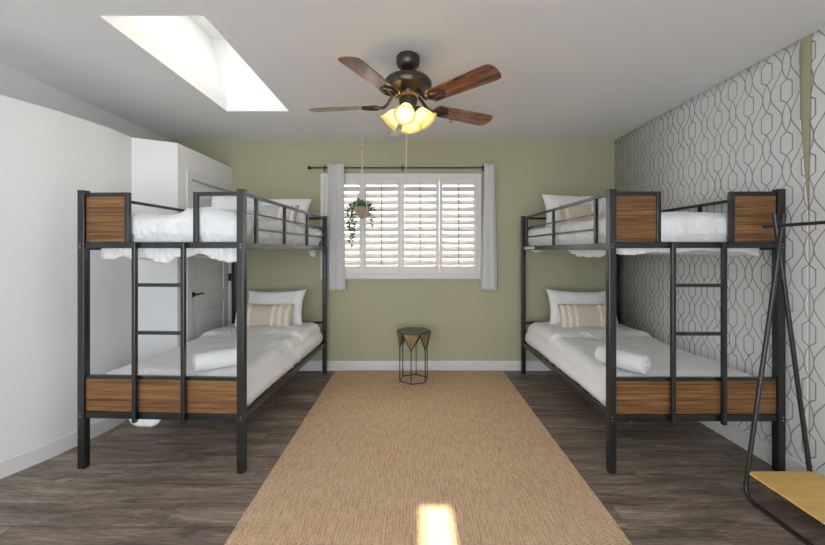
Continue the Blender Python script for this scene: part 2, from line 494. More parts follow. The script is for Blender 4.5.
mb.build('window_frame', M['trim'], wf, smooth=False)
MB().box(-fw + .05, fw - .05, -.004, .004, .05, H_ - .05).build('glass_pane', M['front_glass'], wf, smooth=False)

# boxed-out white walls on the left: curved run, short front face, closet side with the door
XD = -2.152
curve = [(XL, 1.62), (-2.80, 1.86), (-2.70, 2.10), (-2.60, 2.34), (-2.51, 2.58), (-2.465, 2.80), (-2.435, 3.00), (-2.445, 3.22)]
def catmull(p, n=6):
    out = []
    for i in range(len(p) - 1):
        p0 = Vector(p[max(i - 1, 0)]); p1 = Vector(p[i]); p2 = Vector(p[i + 1]); p3 = Vector(p[min(i + 2, len(p) - 1)])
        for k in range(n):
            t = k / n
            out.append(.5 * ((2 * p1) + (p2 - p0) * t + (2 * p0 - 5 * p1 + 4 * p2 - p3) * t * t + (3 * p1 - p0 - 3 * p2 + p3) * t ** 3))
    out.append(Vector(p[-1])); return out
cv = catmull(curve)
dy0, dy1, dz = 3.59, 4.36, 2.13      # door opening along the closet side
mb = MB()
mb.prism([(p.x, p.y) for p in cv] + [(XL, 3.22)], 0, HP)
o = mb.build('wall_left_curved', M['white_wall'], sharp=20); struct(o)
mb = MB()
mb.prism([(XL, 3.22), (-2.445, 3.22), (XD, 3.39), (XD, dy0), (XD - .12, dy0), (XD - .12, 3.48), (XL, 3.48)], 0, HP)
mb.box(XD - .12, XD, dy1, YB, 0, HP)
mb.box(XD - .12, XD, dy0, dy1, dz, HP)
mb.box(XL, XD - .12, 3.48, YB, HP - .1, HP)
struct(mb.build('wall_closet', M['white_wall'], smooth=False))

# door in the closet side wall (faces +x)
door = bpy.data.objects.new('door_1', None); col.objects.link(door); door.location = (XD, (dy0 + dy1) / 2, 0); door['kind'] = 'structure'
hw_ = (dy1 - dy0) / 2
def door_leaf():
    bm_ = MB(); y0, y1, z0, z1 = -hw_ + .004, hw_ - .004, .01, dz - .004
    bm_.box(-.06, -.025, y0, y1, z0, z1)
    # stiles and rails standing proud round two panels, the upper one with an arched head
    st = .105
    xo, xi = -.015, -.026
    bm_.box(xi, xo, y0, y0 + st, z0, z1); bm_.box(xi, xo, y1 - st, y1, z0, z1)
    bm_.box(xi, xo, y0 + st, y1 - st, z0, .24); bm_.box(xi, xo, y0 + st, y1 - st, .86, 1.0)
    n = 14; ya, yb = y0 + st, y1 - st
    arch = [(ya + (yb - ya) * k / n, 1.87 + .10 * math.sin(PI * k / n)) for k in range(n + 1)]
    bm_.prism([(ya, z1)] + arch + [(yb, z1)], xi, xo, 'x')
    # raised fields
    bm_.box(xi, xi + .006, ya + .05, yb - .05, .29, .81)
    arch2 = [(ya + .05 + (yb - ya - .1) * k / n, 1.82 + .10 * math.sin(PI * k / n)) for k in range(n + 1)]
    bm_.prism([(ya + .05, 1.05)] + arch2 + [(yb - .05, 1.05)], xi, xi + .006, 'x')
    return bm_
door_leaf().build('door_leaf', M['door'], door, smooth=False, bevel=.003)
mb = MB()
cw = .075
mb.box(0, .014, -hw_ - cw, -hw_, 0, dz + cw); mb.box(0, .014, hw_, hw_ + .05, 0, dz + cw); mb.box(0, .014, -hw_, hw_, dz, dz + cw)
mb.box(-.10, 0, -hw_ - .0, -hw_ + .004, 0, dz); mb.box(-.10, 0, hw_ - .004, hw_, 0, dz)
mb.build('door_casing', M['trim'], door, smooth=False, bevel=.004)
hd = MB()
mx = Matrix.Translation((-.015, -hw_ + .065, 1.0)) @ Matrix.Rotation(PI / 2, 4, 'Y')
hd.lathe([(0, 0), (.027, 0), (.027, .006), (.022, .010), (.010, .012), (.009, .040), (0, .040)], mx, 24)
hd.tube([(.026, -hw_ + .062, 1.0), (.030, -hw_ + .085, 1.002), (.030, -hw_ + .12, 1.006), (.030, -hw_ + .15, 1.0), (.029, -hw_ + .18, .990)], .008, 10, radii=[.009, .009, .008, .0075, .006])
hd.build('door_handle', M['handle'], door)
MB().box(-.0175, -.0145, -hw_ + .001, -hw_ + .012, .94, 1.06).build('latch_plate', M['handle'], door)
for z in (.25, 1.12, 1.90):
    MB().box(-.0155, .0155, hw_ - .007, hw_ + .006, z - .045, z + .045).build('hinge', M['handle'], door)

# baseboards
def baseboard(name, pts, h=.115, t=.014):
    """pts: plan polyline on the wall face, room on the right-hand side of travel"""
    pts = [Vector(p) for p in pts]; mb = MB(); n = len(pts); off = []
    for i in range(n):
        d = (pts[min(i + 1, n - 1)] - pts[max(i - 1, 0)]).normalized()
        off.append(pts[i] + Vector((d.y, -d.x)) * t)
    prof = [(0, 0), (1, 0), (1, h - .012), (.45, h), (0, h)]
    rows = []
    for i in range(n):
        rows.append([Vector((*(pts[i].lerp(off[i], a)), z)) for a, z in prof])
    Rr = mb.grid(rows, closed_u=True)
    mb.bm.faces.new(Rr[0][::-1]); mb.bm.faces.new(Rr[-1])
    return struct(mb.build(name, M['trim'], sharp=25))
baseboard('baseboard_back', [(XD + .016, YB), (XR - .016, YB)])
baseboard('baseboard_right', [(XR - .004, YB - .016), (XR - .004, YF)], .125)
baseboard('baseboard_left', [(p.x, p.y) for p in cv], .115)
baseboard('baseboard_closet', [(-2.43, 3.2285), (XD + .001, 3.3905)], .115)
baseboard('baseboard_closet_side', [(XD, 3.395), (XD, dy0 - cw - .002)], .115)

# window: outer frame on the wall, glazing in the opening
w1 = bpy.data.objects.new('window_1', None); col.objects.link(w1); w1.location = ((wx0 + wx1) / 2, YB, wz0); w1['kind'] = 'structure'
hwx = (wx1 - wx0) / 2; H_ = wz1 - wz0
mb = MB(); f = .034
for (a, b_, c, d) in ((-hwx - f, -hwx + .012, -f, H_ + f), (hwx - .012, hwx + f, -f, H_ + f), (-hwx + .012, hwx - .012, -f, .012), (-hwx + .012, hwx - .012, H_ - .012, H_ + f)):
    mb.box(a, b_, -.032, .0, c, d)
mb.box(-hwx - f - .008, hwx + f + .008, -.040, 0, -f - .012, -f)
mb.build('window_frame', M['shutter'], w1, smooth=False, bevel=.004)
mb = MB()
for (a, b_, c, d) in ((-hwx, -hwx + .04, 0, H_), (hwx - .04, hwx, 0, H_), (-.02, .02, .04, H_ - .04), (-hwx + .04, hwx - .04, 0, .04), (-hwx + .04, hwx - .04, H_ - .04, H_)):
    mb.box(a, b_, .09, .13, c, d)
mb.build('sash', M['trim'], w1, smooth=False)
MB().box(-hwx + .03, hwx - .03, .108, .114, .03, H_ - .03).build('glass_pane', M['tinted'], w1, smooth=False)

# four shutter panels
PW = (2 * hwx - .024) / 4
PH = H_ - .024
LAB = ['white shutter panel farthest left, half hidden by the left grey curtain', 'white shutter panel just right of the hanging plant basket',
       'white shutter panel right of the window centre, with a panel on both sides', 'white shutter panel farthest right, beside the right grey curtain']
def make_shutter():
    t = thing('shutter_panel', LAB[0], 'shutter', (0, 0, 0), 0, 'louvred shutter panels in the window')
    g = .0015; st = .040; rt, rb = .088, .098
    x0, x1 = -PW / 2 + g, PW / 2 - g
    mb = MB()
    for a in ((x0, x0 + st, 0, PH), (x1 - st, x1, 0, PH), (x0 + st, x1 - st, 0, rb), (x0 + st, x1 - st, PH - rt, PH)):
        mb.box(a[0], a[1], -.014, .014, a[2], a[3])
    mb.build('shutter_frame', M['shutter'], t, smooth=False, bevel=.003)
    n = 12; z0 = rb + .006; z1 = PH - rt - .006; p = (z1 - z0) / n
    W2 = .043; ang = R(LOUV)
    for k in range(n):
        m2 = MB(); zc = z0 + p * (k + .5)
        prof = [(W2 * math.cos(a), .0058 * math.sin(a)) for a in [2 * PI * i / 12 for i in range(12)]]
        pr = [(c * math.cos(ang) - s_ * math.sin(ang), c * math.sin(ang) + s_ * math.cos(ang)) for c, s_ in prof]
        m2.prism(pr, x0 + st + .001, x1 - st - .001, 'x')
        o = m2.build('louver', M['shutter'], t, loc=(0, .0, zc), sharp=50)
    MB().box(-.005, .005, -.052, -.042, rb + .02, PH - rt + .012).build('tilt_rod', M['rod_silhouette'], t, smooth=False)
    return t
LOUV = 55
proto = make_shutter()
for i in range(4):
    o = proto if i == 0 else copy_tree(proto)
    o['label'] = LAB[i]
    o.location = (wx0 + .012 + PW * (i + .5), YB - .012, wz0 + .012)

# outside: ground, low boundary wall, eave
struct(MB().box(-9, 9, YB + .15, 14, -.3, -.2).build('ground_outside', M['ext_ground'], smooth=False))
struct(MB().box(-9, 9, YB + 3.4, YB + 3.6, -.2, 1.5).build('wall_garden', M['ext'], smooth=False))
struct(MB().box(XL - .4, XR + .4, YB + .15, YB + .75, HC - .12, HC + .06).build('added_eave', M['trim'], smooth=False))  # eave added to stop sun stripes through the louvers

# ------------------------------------------------------------------ rug
mb = MB()
nx, ny = 40, 66
rx0, rx1, ry0, ry1 = -.912, 1.066, 1.28, 4.36
def edge(a, s): return .004 * noise.noise((a * 3, s, 0)) + .0015 * noise.noise((a * 30, s, 4))
top = []
for j in range(ny + 1):
    y = ry0 + (ry1 - ry0) * j / ny
    row = []
    for i in range(nx + 1):
        fx = i / nx
        x = rx0 + (rx1 - rx0) * fx + (edge(y, 1) * (1 - fx) + edge(y, 2) * fx)
        yy = y + edge(x, 5) * (abs(j / ny - .5) * 2) ** 8
        row.append(Vector((x, yy, .0118 + .0012 * noise.noise((x * 2, y * 2, 0)))))
    top.append(row)
G = mb.grid(top)
per = G[0] + [r[-1] for r in G[1:]] + G[-1][-2::-1] + [r[0] for r in G[-2:0:-1]]
low = [mb.bm.verts.new((v.co.x, v.co.y, .0005)) for v in per]
n = len(per)
for i in range(n): mb.bm.faces.new([per[i], per[(i + 1) % n], low[(i + 1) % n], low[i]])
mb.bm.faces.new(low)
tag(mb.build('area_rug', M['rug'], sharp=60), 'large tan woven jute rug lying between the two bunk beds', 'rug')

# ------------------------------------------------------------------ bunk beds
L = 1.90
def make_bed(label, loc, rotz, W, open_right, wall_side, wall_v):
    """local frame: x across (0 = bed centre), y from foot (0, nearest the camera) to head (L)"""
    t = thing('bunk_bed', label, 'bunk bed', loc, rotz, 'metal bunk beds with wood panels')
    h = W / 2; m = M['metal']
    PS = .047
    for x in (-h, h):
        for y in (0, L):
            p = MB().cbox(x, y, .915, PS, PS, 1.826).cbox(x, y, 1.829, PS + .004, PS + .004, .008).build('post', m, t, smooth=False, bevel=.004)
            if y == 0:
                for z in (.345, .365, 1.455, 1.475):
                    mx_ = Matrix.Translation((x - .004 * (1 if x < 0 else -1), -PS / 2, z)) @ Matrix.Rotation(PI / 2, 4, 'X')
                    MB().lathe([(0, .003), (.004, .003), (.0055, .001), (.0055, -.001)], mx_, 10).build('bolt', M['bolt'], p)
                for z in (.36, 1.46):
                    s = -1 if x > 0 else 1
                    mx_ = Matrix.Translation((x + s * PS / 2, 0, z)) @ Matrix.Rotation(PI / 2 * s, 4, 'Y')
                    MB().lathe([(0, .003), (.004, .003), (.0055, .001), (.0055, -.001)], mx_, 10).build('bolt', M['bolt'], p)
    a, b_ = -h + PS / 2, h - PS / 2
    # foot end, lower bunk
    MB().box(a, b_, -.015, .015, .334, .377).build('lower_foot_rail', m, t, smooth=False, bevel=.003)
    MB().box(a, b_, -.012, .012, .594, .616).build('foot_bar', m, t, smooth=False, bevel=.003)
    MB().box(a, b_, -.008, .008, .379, .592).build('wood_panel', M['panel'], t, smooth=False, bevel=.002)
    # foot end, upper bunk
    MB().box(a, b_, -.015, .015, 1.452, 1.492).build('upper_foot_rail', m, t, smooth=False, bevel=.003)
    xa, xb = -h + .303, h - .308
    def guard_panel(x0, x1, inner, wood):
        # x0..x1 between post face and inner upright
        mb = MB()
        if inner == 'r': mb.box(x1 - .028, x1, -.014, .014, 1.492, 1.818); mb.box(x0, x1 - .028, -.014, .014, 1.792, 1.818)
        else: mb.box(x0, x0 + .028, -.014, .014, 1.492, 1.818); mb.box(x0 + .028, x1, -.014, .014, 1.792, 1.818)
        fr = mb.build('guard_frame', m, t, smooth=False, bevel=.003)
        if wood:
            if inner == 'r': MB().box(x0 + .001, x1 - .029, -.008, .008, 1.494, 1.790).build('wood_panel', M['panel'], t, smooth=False, bevel=.002)
            else: MB().box(x0 + .029, x1 - .001, -.008, .008, 1.494, 1.790).build('wood_panel', M['panel'], t, smooth=False, bevel=.002)
    guard_panel(a, xa + .014, 'r', True)
    guard_panel((xb if not open_right else h - .304) - .014, b_, 'l', not open_right)
    # ladder hung in front of the foot end
    lad = bpy.data.objects.new('ladder', None); col.objects.link(lad); lad.parent = t; lad.location = (0, -.034, 0)
    l0, l1 = -h + .378, -h + .703
    for x in (l0, l1):
        mb = MB().box(x - .013, x + .013, -.014, .014, .322, 1.490)
        mb.box(x - .013, x + .013, .0, .019, 1.462, 1.488); mb.box(x - .012, x + .012, .0, .0185, .340, .370)
        mb.build('ladder_rail', m, lad, smooth=False, bevel=.005)
    for z in (.905, 1.214):
        MB().box(l0 + .013, l1 - .013, -.011, .011, z - .011, z + .011).build('rung', m, lad, smooth=False, bevel=.003)
    # side rails
    for z0, z1 in ((.334, .377), (1.440, 1.485)):
        for x in (-h, h):
            MB().box(x - .015, x + .015, PS / 2, L - PS / 2, z0, z1).build('side_rail', m, t, smooth=False, bevel=.003)
    # guard rails along both upper sides
    for x, vs in ((-h, None), (h, None)):
        wall = (x < 0) == (wall_side == 'left')
        mb = MB()
        mb.box(x - .011, x + .011, PS / 2, L - PS / 2, 1.795, 1.818)
        ups = wall_v[0] if not wall else wall_v[1]
        for y in ups: mb.box(x - .011, x + .011, y - .013, y + .013, 1.485, 1.795)
        y0 = ups[0] + .013
        for z in (1.585, 1.690):
            ys = [y0] + [q for u in ups[1:] for q in (u - .013, u + .013)] + [L - PS / 2]
            for q0, q1 in zip(ys[::2], ys[1::2]): mb.box(x - .007, x + .007, q0, q1, z - .007, z + .007)
        mb.build('guard_rail', m, t, smooth=False, bevel=.002)
    # head end
    for z0, z1, r in ((.334, .377, .015), (.585, .607, .012), (1.440, 1.485, .015), (1.68, 1.70, .010), (1.795, 1.818, .012)):
        MB().box(a, b_, L - r, L + r, z0, z1).build('head_rail', m, t, smooth=False, bevel=.002)
    # slats
    for z in (.352, 1.458):
        mb = MB()
        for k in range(11):
            y = .12 + k * (L - .24) / 10
            mb.box(-h + .0155, h - .0155, y - .02, y + .02, z - .010, z + .012)
        mb.build('slats', m, t, smooth=False)
    return t

WL, WR_ = 1.07, 1.087
lb_rot = -.046
c_, s__ = math.cos(lb_rot), math.sin(lb_rot)
LB = (-1.107 - WL / 2 * c_, 2.40 - WL / 2 * s__, 0)
RB = (1.288 + WR_ / 2, 2.40, 0)
bed_l = make_bed('dark metal bunk bed on the left, with one wooden panel beside an open guard rail', LB, lb_rot, WL, True, 'left', ((.20, .71, 1.28), (1.10, 1.76)))
bed_r = make_bed('dark metal bunk bed on the right, against the patterned wallpaper', RB, 0, WR_, False, 'right', ((.20, .98, 1.77), (.66, 1.22)))
o = MB().box(-WR_ / 2 - .0165, -WR_ / 2 - .0152, 1.20, 1.78, 1.447, 1.472)
o = MB()
o.box(-WR_ / 2 - .0172, -WR_ / 2 - .0152, 1.46, 1.80, 1.448, 1.474)
o = o.build('rail_sticker', M['tag'], bed_r, smooth=False); o['label'] = 'whitish sticker strip on the upper side rail'

# ------------------------------------------------------------------ bedding
def rrect(a, b, r, n=200):
    """rounded rectangle perimeter with normals, evenly spaced"""
    pts = []
    seg = [('l', (a, -(b - r)), (a, b - r), (1, 0)), ('c', (a - r, b - r), 0), ('l', (a - r, b), (-(a - r), b), (0, 1)), ('c', (-(a - r), b - r), PI / 2),
           ('l', (-a, b - r), (-a, -(b - r)), (-1, 0)), ('c', (-(a - r), -(b - r)), PI), ('l', (-(a - r), -b), (a - r, -b), (0, -1)), ('c', (a - r, -(b - r)), 3 * PI / 2)]
    lens = [(2 * (b - r)) if k in (0, 4) else (2 * (a - r)) if k in (2, 6) else PI / 2 * r for k in range(8)]
    tot = sum(lens)
    for i in range(n):
        d = tot * i / n; k = 0
        while d > lens[k]: d -= lens[k]; k += 1
        s = seg[k]
        if s[0] == 'l':
            f = d / lens[k]; pts.append((Vector(s[1]).lerp(Vector(s[2]), f), Vector(s[3])))
        else:
            an = s[2] + d / r; nn = Vector((math.cos(an), math.sin(an)))
            pts.append((Vector(s[1]) + nn * r, nn))
    return pts

def duvet(name, a, b, yc, ztop, zlow, seed, topf=None, hem=None, bulge=.01, rc=.07, wr=1.0, inset=None, fa=1.0):
    """draped cover: crowned top, rounded edge, side that falls to a wavy hem"""
    mb = MB(); N = 420
    P = rrect(a, b, .06, N)
    sd = Vector((seed * 3.7, seed * 1.3, seed * 7.1))
    rows = []
    def wrink(p):
        q = p + sd
        v = .009 * noise.noise(q * 3.2) + .006 * noise.noise(q * 8) + .0025 * noise.noise(q * 21)
        rdg = 1 - abs(noise.noise(Vector((q.x * 5, q.y * 3.4, q.z * 2)))) * 2
        v += .007 * max(0, rdg) ** 5 * (noise.noise(q * 1.7) + .5)
        return v * wr
    for s in [.02, .12, .22, .32, .42, .52, .6, .68, .76, .83, .89, .94, .98, 1.0]:
        row = []
        for p, nn in P:
            q = (p - nn * rc) * s
            z = ztop + .012 * (1 - (abs(q.x) / a) ** 2)
            v = Vector((q.x, q.y + yc, z))
            if topf: v.z += topf(v.x, v.y)
            v.z += wrink(v)
            row.append(v)
        rows.append(row)
    na = 7
    for k in range(1, na + 1):
        an = PI / 2 * k / na
        row = []
        for p, nn in P:
            q = p - nn * rc * (1 - math.sin(an))
            z = ztop - rc * (1 - math.cos(an))
            v = Vector((q.x, q.y + yc, z))
            if topf: v.z += topf(v.x, v.y) * math.cos(an) ** .5 if k < na else 0
            w = wrink(v)
            v.x += nn.x * w * math.sin(an); v.y += nn.y * w * math.sin(an); v.z += w * math.cos(an)
            row.append(v)
        rows.append(row)
    z1 = ztop - rc
    ns = 14
    for k in range(1, ns + 1):
        f = k / ns
        row = []
        for i, (p, nn) in enumerate(P):
            zl = zlow if hem is None else zlow + hem(p.x, p.y + yc, i / N)
            z = z1 + (zl - z1) * f
            v = Vector((p.x, p.y + yc, z))
            ins = 0
            if z < zlow + .03: ins = .03 * min(1, (zlow + .03 - z) / .05)
            if inset: ins = inset(v, z, ins)
            # vertical folds on the falling side
            al = p.x * abs(nn.y) + (p.y + yc) * abs(nn.x)
            fold = fa * (.007 * noise.noise(Vector((al * 9 + z * 2, seed, z * 1.5))) + .005 * noise.noise(Vector((al * 22 - z * 5, seed + 5, z * 3))) - .006 * max(0, 1 - abs(noise.noise(Vector((al * 13 + z * 6, seed + 9, z * 2)))) * 5))
            bb = bulge * math.sin(PI * min(1, f * 1.0)) + fold * f ** .5 * wr + wrink(v) * .5 - ins
            v.x += nn.x * bb; v.y += nn.y * bb
            row.append(v)
        rows.append(row)
    Rr = mb.grid(rows, closed_u=True)
    mb.bm.faces.new(Rr[0])
    return mb

def smooth(x, a, b):
    t = max(0, min(1, (x - a) / (b - a))); return t * t * (3 - 2 * t)

beds = {'left': (LB, lb_rot, WL), 'right': (RB, 0, WR_)}
def place(o, side, tagv):
    loc, rz, W = beds[side]
    o.location = loc; o.rotation_euler = (0, 0, rz)
    tag(o, *tagv); return o

def mattress(side, z0, z1, lab, a_in=.04):
    loc, rz, W = beds[side]
    mb = MB(); P = rrect(W / 2 - a_in, L / 2 - .045, .06, 120)
    rows = []
    for dz_, ins in ((0, .03), (.01, .008), (.03, 0), (z1 - z0 - .03, 0), (z1 - z0 - .01, .008), (z1 - z0, .03)):
        rows.append([Vector((p.x - nn.x * ins, p.y - nn.y * ins + L / 2, z0 + dz_)) for p, nn in P])
    Rr = mb.grid(rows, closed_u=True); mb.bm.faces.new(Rr[0][::-1]); mb.bm.faces.new(Rr[-1])
    o = mb.build('mattress', M['matt'])
    place(o, side, (lab, 'mattress', 'mattresses of the bunk beds'))

for side in ('left', 'right'):
    mattress(side, .3645, .53, 'white mattress under the covers of the %s lower bunk' % side)
    mattress(side, 1.4705, 1.60, 'white mattress under the covers of the %s upper bunk' % side)

# covers of the lower bunks: folded-back band near the pillows
def fold_top(cr):
    def f(x, y):
        e = cr + .03 * math.sin(x * 3.1) + .02 * math.sin(x * 7 + 1)
        return .030 * smooth(y, e - .010, e + .02) - .012 * smooth(y, e + .10, e + .45) - .02 * smooth(y, 1.75, 1.9)
    return f
def hem_low(side):
    def f(x, y, i):
        v = .006 * noise.noise((x * 3, y * 3, 3.3 if side == 'left' else 8.8))
        if y < .12:
            if side == 'left': v += .03 - .145 * max(0, 1 - abs((x + .175) / .155) ** 4) - .07 * max(0, 1 - abs((x - .43) / .05) ** 2)
            else: v += .03 - .10 * max(0, 1 - abs((x + .374) / .035) ** 2)
        return v
    return f
for side, W in (('left', WL), ('right', WR_)):
    def ins(v, z, i0): return i0
    mb = duvet('duvet', W / 2 - .030, L / 2 - .038, L / 2, .600, .362, 1.3 if side == 'left' else 4.9, fold_top(1.22 if side == 'left' else 1.18), hem_low(side), .034, .085, 1.15)
    lab = 'smooth white duvet with folded-back top covering the %s' % ('left lower bunk' if side == 'left' else 'right lower bunk')
    place(mb.build('duvet', M['smooth_linen'], solid=.004, sharp=180), side, (lab, 'duvet', 'white duvets on the bunks'))

# sheet corners that sag below the lower rail
def sag(side, x, w, d, y, lab, th=.12):
    loc, rz, W = beds[side]
    mb = MB(); rows = []
    for j in range(7):
        g = j / 6
        row = []
        for i in range(15):
            u = -1 + 2 * i / 14
            dep = d * (1 - abs(u) ** 2.4)
            row.append(Vector((x + u * w / 2, y + th * (g - .5), .3405 - (dep) * math.sin(PI * (.12 + .76 * g)) + .001)))
        rows.append(row)
    mb.grid(rows)
    o = mb.build('sheet_corner', M['linen'], solid=.003)
    place(o, side, (lab, 'bed sheet'))

# upper covers
def top_left(x, y):
    # puffed and rumpled towards the foot end
    k = 1 - smooth(y, .12, .6)
    return k * (.012 * math.exp(-((x + .34) / .17) ** 2) - .014 * math.exp(-((x - .0) / .14) ** 2) + .036 * math.exp(-((x - .24) / .15) ** 2)) + .02 * math.sin(y * 7) * smooth(y, .3, .6) * .5
def hem_ul(x, y, i):
    if y > L - .12: return .035
    if y < .07:
        base = -.045 - .030 * math.exp(-((x + .0) / .05) ** 2) - .022 * math.exp(-((x + .10) / .05) ** 2) + .025 * math.exp(-((x - .20) / .10) ** 2) - .035 * math.exp(-((x - .42) / .07) ** 2) + .010 * math.sin(x * 34) + .010 * noise.noise((x * 25, 2, 2)) + .006 * noise.noise((x * 60, 2, 7))
        return base
    if x > 0:
        return .035 - .10 * math.exp(-((y - 1.66) / .13) ** 4) + .006 * math.sin(y * 40)
    return -.05 + .02 * math.sin(y * 9)
def hem_ur(x, y, i):
    if y < .2: return -.008 + .012 * math.sin(x * 5 + 1) + .006 * math.sin(x * 21) - .02 * math.exp(-((x - .44) / .06) ** 2)
    if x < 0:
        return .012 - .055 * math.exp(-((y - .42) / .34) ** 4) - .035 * math.exp(-((y - 1.62) / .12) ** 2) + .004 * math.sin(y * 40)
    return -.03
def ins_u(v, z, i0):
    # tucked inside the rails
    return .034 * smooth(-z, -1.56, -1.49)
mb = duvet('duvet', WL / 2 - .022, L / 2 - .022, L / 2, 1.675, 1.43, 2.2, top_left, hem_ul, .0, .07, 2.0, ins_u, 1.9)
place(mb.build('duvet', M['linen'], solid=.004, sharp=180), 'left', ('puffy rumpled white duvet on the left upper bunk, ragged hem hanging below the rail', 'duvet', 'white duvets on the bunks'))
mb = duvet('duvet', WR_ / 2 - .022, L / 2 - .022, L / 2, 1.678, 1.43, 6.1, lambda x, y: .006 * x / .5 + .01 * math.sin(y * 8) * smooth(y, .3, .6), hem_ur, .0, .06, 1.4, ins_u, 1.4)
place(mb.build('duvet', M['linen'], solid=.004, sharp=180), 'right', ('white duvet on the right upper bunk, behind the two wooden end panels', 'duvet', 'white duvets on the bunks'))

# ------------------------------------------------------------------ pillows, cushions, towels
def pillow_mesh(w, h, t, seed, n=30, pinch=.10, wr=1.0, pw=.42):
    mb = MB(); grids = []
    for sgn in (1, -1):
        rows = []
        for j in range(n + 1):
            v = -1 + 2 * j / n; row = []
            for i in range(n + 1):
                u = -1 + 2 * i / n
                e = max(0, (1 - u * u)) ** pw * max(0, (1 - v * v)) ** pw
                x = u * w / 2 * (1 - pinch * (1 - v * v) * abs(u) ** 3)
                z = v * h / 2 * (1 - pinch * 1.6 * (1 - u * u) * abs(v) ** 3)
                q = Vector((x * 7 + seed, z * 7, sgn * 2 + seed))
                rr = noise.noise(q) * .010 + noise.noise(q * 2.7) * .006 + .006 * max(0, 1 - abs(noise.noise(Vector((x * 12, z * 5, seed + sgn)))) * 4)
                # radiating creases near the corners
                cr = .006 * math.sin(14 * math.atan2(abs(v) - 1.1, abs(u) - 1.1)) * (abs(u) * abs(v)) ** 1.5 * (1 - abs(u * v)) * 3
                y = sgn * (t / 2 * e + (rr + cr) * wr * min(1, e * 1.6))
                row.append(Vector((x, y, z)))
            rows.append(row)
        grids.append(mb.grid(rows))
    bmesh.ops.remove_doubles(mb.bm, verts=mb.bm.verts, dist=.0006)
    return mb
def set_in_bed(o, side, x, y, z, lean, yaw=0, roll=0):
    loc, rz, W = beds[side]
    m = Matrix.Translation(loc) @ Matrix.Rotation(rz, 4, 'Z') @ Matrix.Translation((x, y, z)) @ Matrix.Rotation(yaw, 4, 'Z') @ Matrix.Rotation(lean, 4, 'X') @ Matrix.Rotation(roll, 4, 'Y')
    o.matrix_world = m

PG = 'white pillows on the bunks'
def pillow(side, x, y, z, lean, lab, seed, w=.68, h=.40, t=.17, yaw=0, roll=0):
    o = pillow_mesh(w, h, t, seed).build('pillow', M['pillow'], sharp=180)
    # piping flange round the edge
    tag(o, lab, 'pillow', PG); set_in_bed(o, side, x, y, z, lean, yaw, roll); return o
def cushion(side, x, y, z, lean, lab, seed, w=.52, h=.27, t=.12, m='beige', yaw=0, roll=0, strips=(-.88, -.68, -.46, .36, .60, .84)):
    o = pillow_mesh(w, h, t, seed, 26, .03, .6).build('throw_cushion', M[m], sharp=180)
    tag(o, lab, 'cushion', 'tufted lumbar cushions on the bunks'); set_in_bed(o, side, x, y, z, lean, yaw, roll)
    for s_i, u in enumerate(strips):
        mb = MB(); rng = random.Random(seed * 10 + s_i)
        n = 40; rows = [[], [], [], [], []]
        for j in range(n + 1):
            v = -.97 + 1.94 * j / n
            e = max(0, (1 - u * u)) ** .42 * max(0, (1 - v * v)) ** .42
            yb = -(t / 2 * e) + .001
            x0 = u * w / 2 * (1 - .03 * (1 - v * v) * abs(u) ** 3)
            z0 = v * h / 2 * (1 - .048 * (1 - u * u) * abs(v) ** 3)
            jt = lambda k: rng.uniform(-k, k)
            ww = .022 + jt(.004)
            rows[0].append(Vector((x0 - ww, yb + .003, z0)))
            rows[1].append(Vector((x0 - ww * .6 + jt(.002), yb - .006 + jt(.003), z0)))
            rows[2].append(Vector((x0 + jt(.002), yb - .010 + jt(.004), z0)))
            rows[3].append(Vector((x0 + ww * .6 + jt(.002), yb - .006 + jt(.003), z0)))
            rows[4].append(Vector((x0 + ww, yb + .003, z0)))
        mb.grid(rows)
        mb.build('tufted_strip', M['fringe'], o, solid=.002, sharp=180)
    return o
# lower left
pillow('left', .03, 1.70, .80, R(-22), 'white pillow propped at the head of the left lower bunk', 11, .68, .42, .17, 0, R(-1))
cushion('left', -.01, 1.515, .738, R(-20), 'beige striped lumbar cushion on the left lower bunk', 21, .62, .25)
# lower right
pillow('right', .01, 1.70, .80, R(-22), 'white pillow propped at the head of the right lower bunk', 14, .70, .42, .17, 0, R(2))
cushion('right', .03, 1.515, .738, R(-20), 'beige striped lumbar cushion on the right lower bunk', 24, .62, .26)
# upper left
pillow('left', .10, 1.60, 1.845, R(-35), 'white pillow at the head of the left upper bunk', 17, .72, .40, .17)
cushion('left', .16, 1.36, 1.80, R(-30), 'pale grey lumbar cushion on the left upper bunk, behind the guard rail', 27, .50, .24, .11, 'greycush')
# upper right
pillow('right', -.05, 1.66, 1.860, R(-24), 'white pillow standing at the head of the right upper bunk', 19, .70, .44, .17, 0, R(2))
cushion('right', -.02, 1.44, 1.80, R(-25), 'tan lumbar cushion on the right upper bunk, beside the towel', 29, .54, .26, .11, 'beige', strips=(-.8, .8))

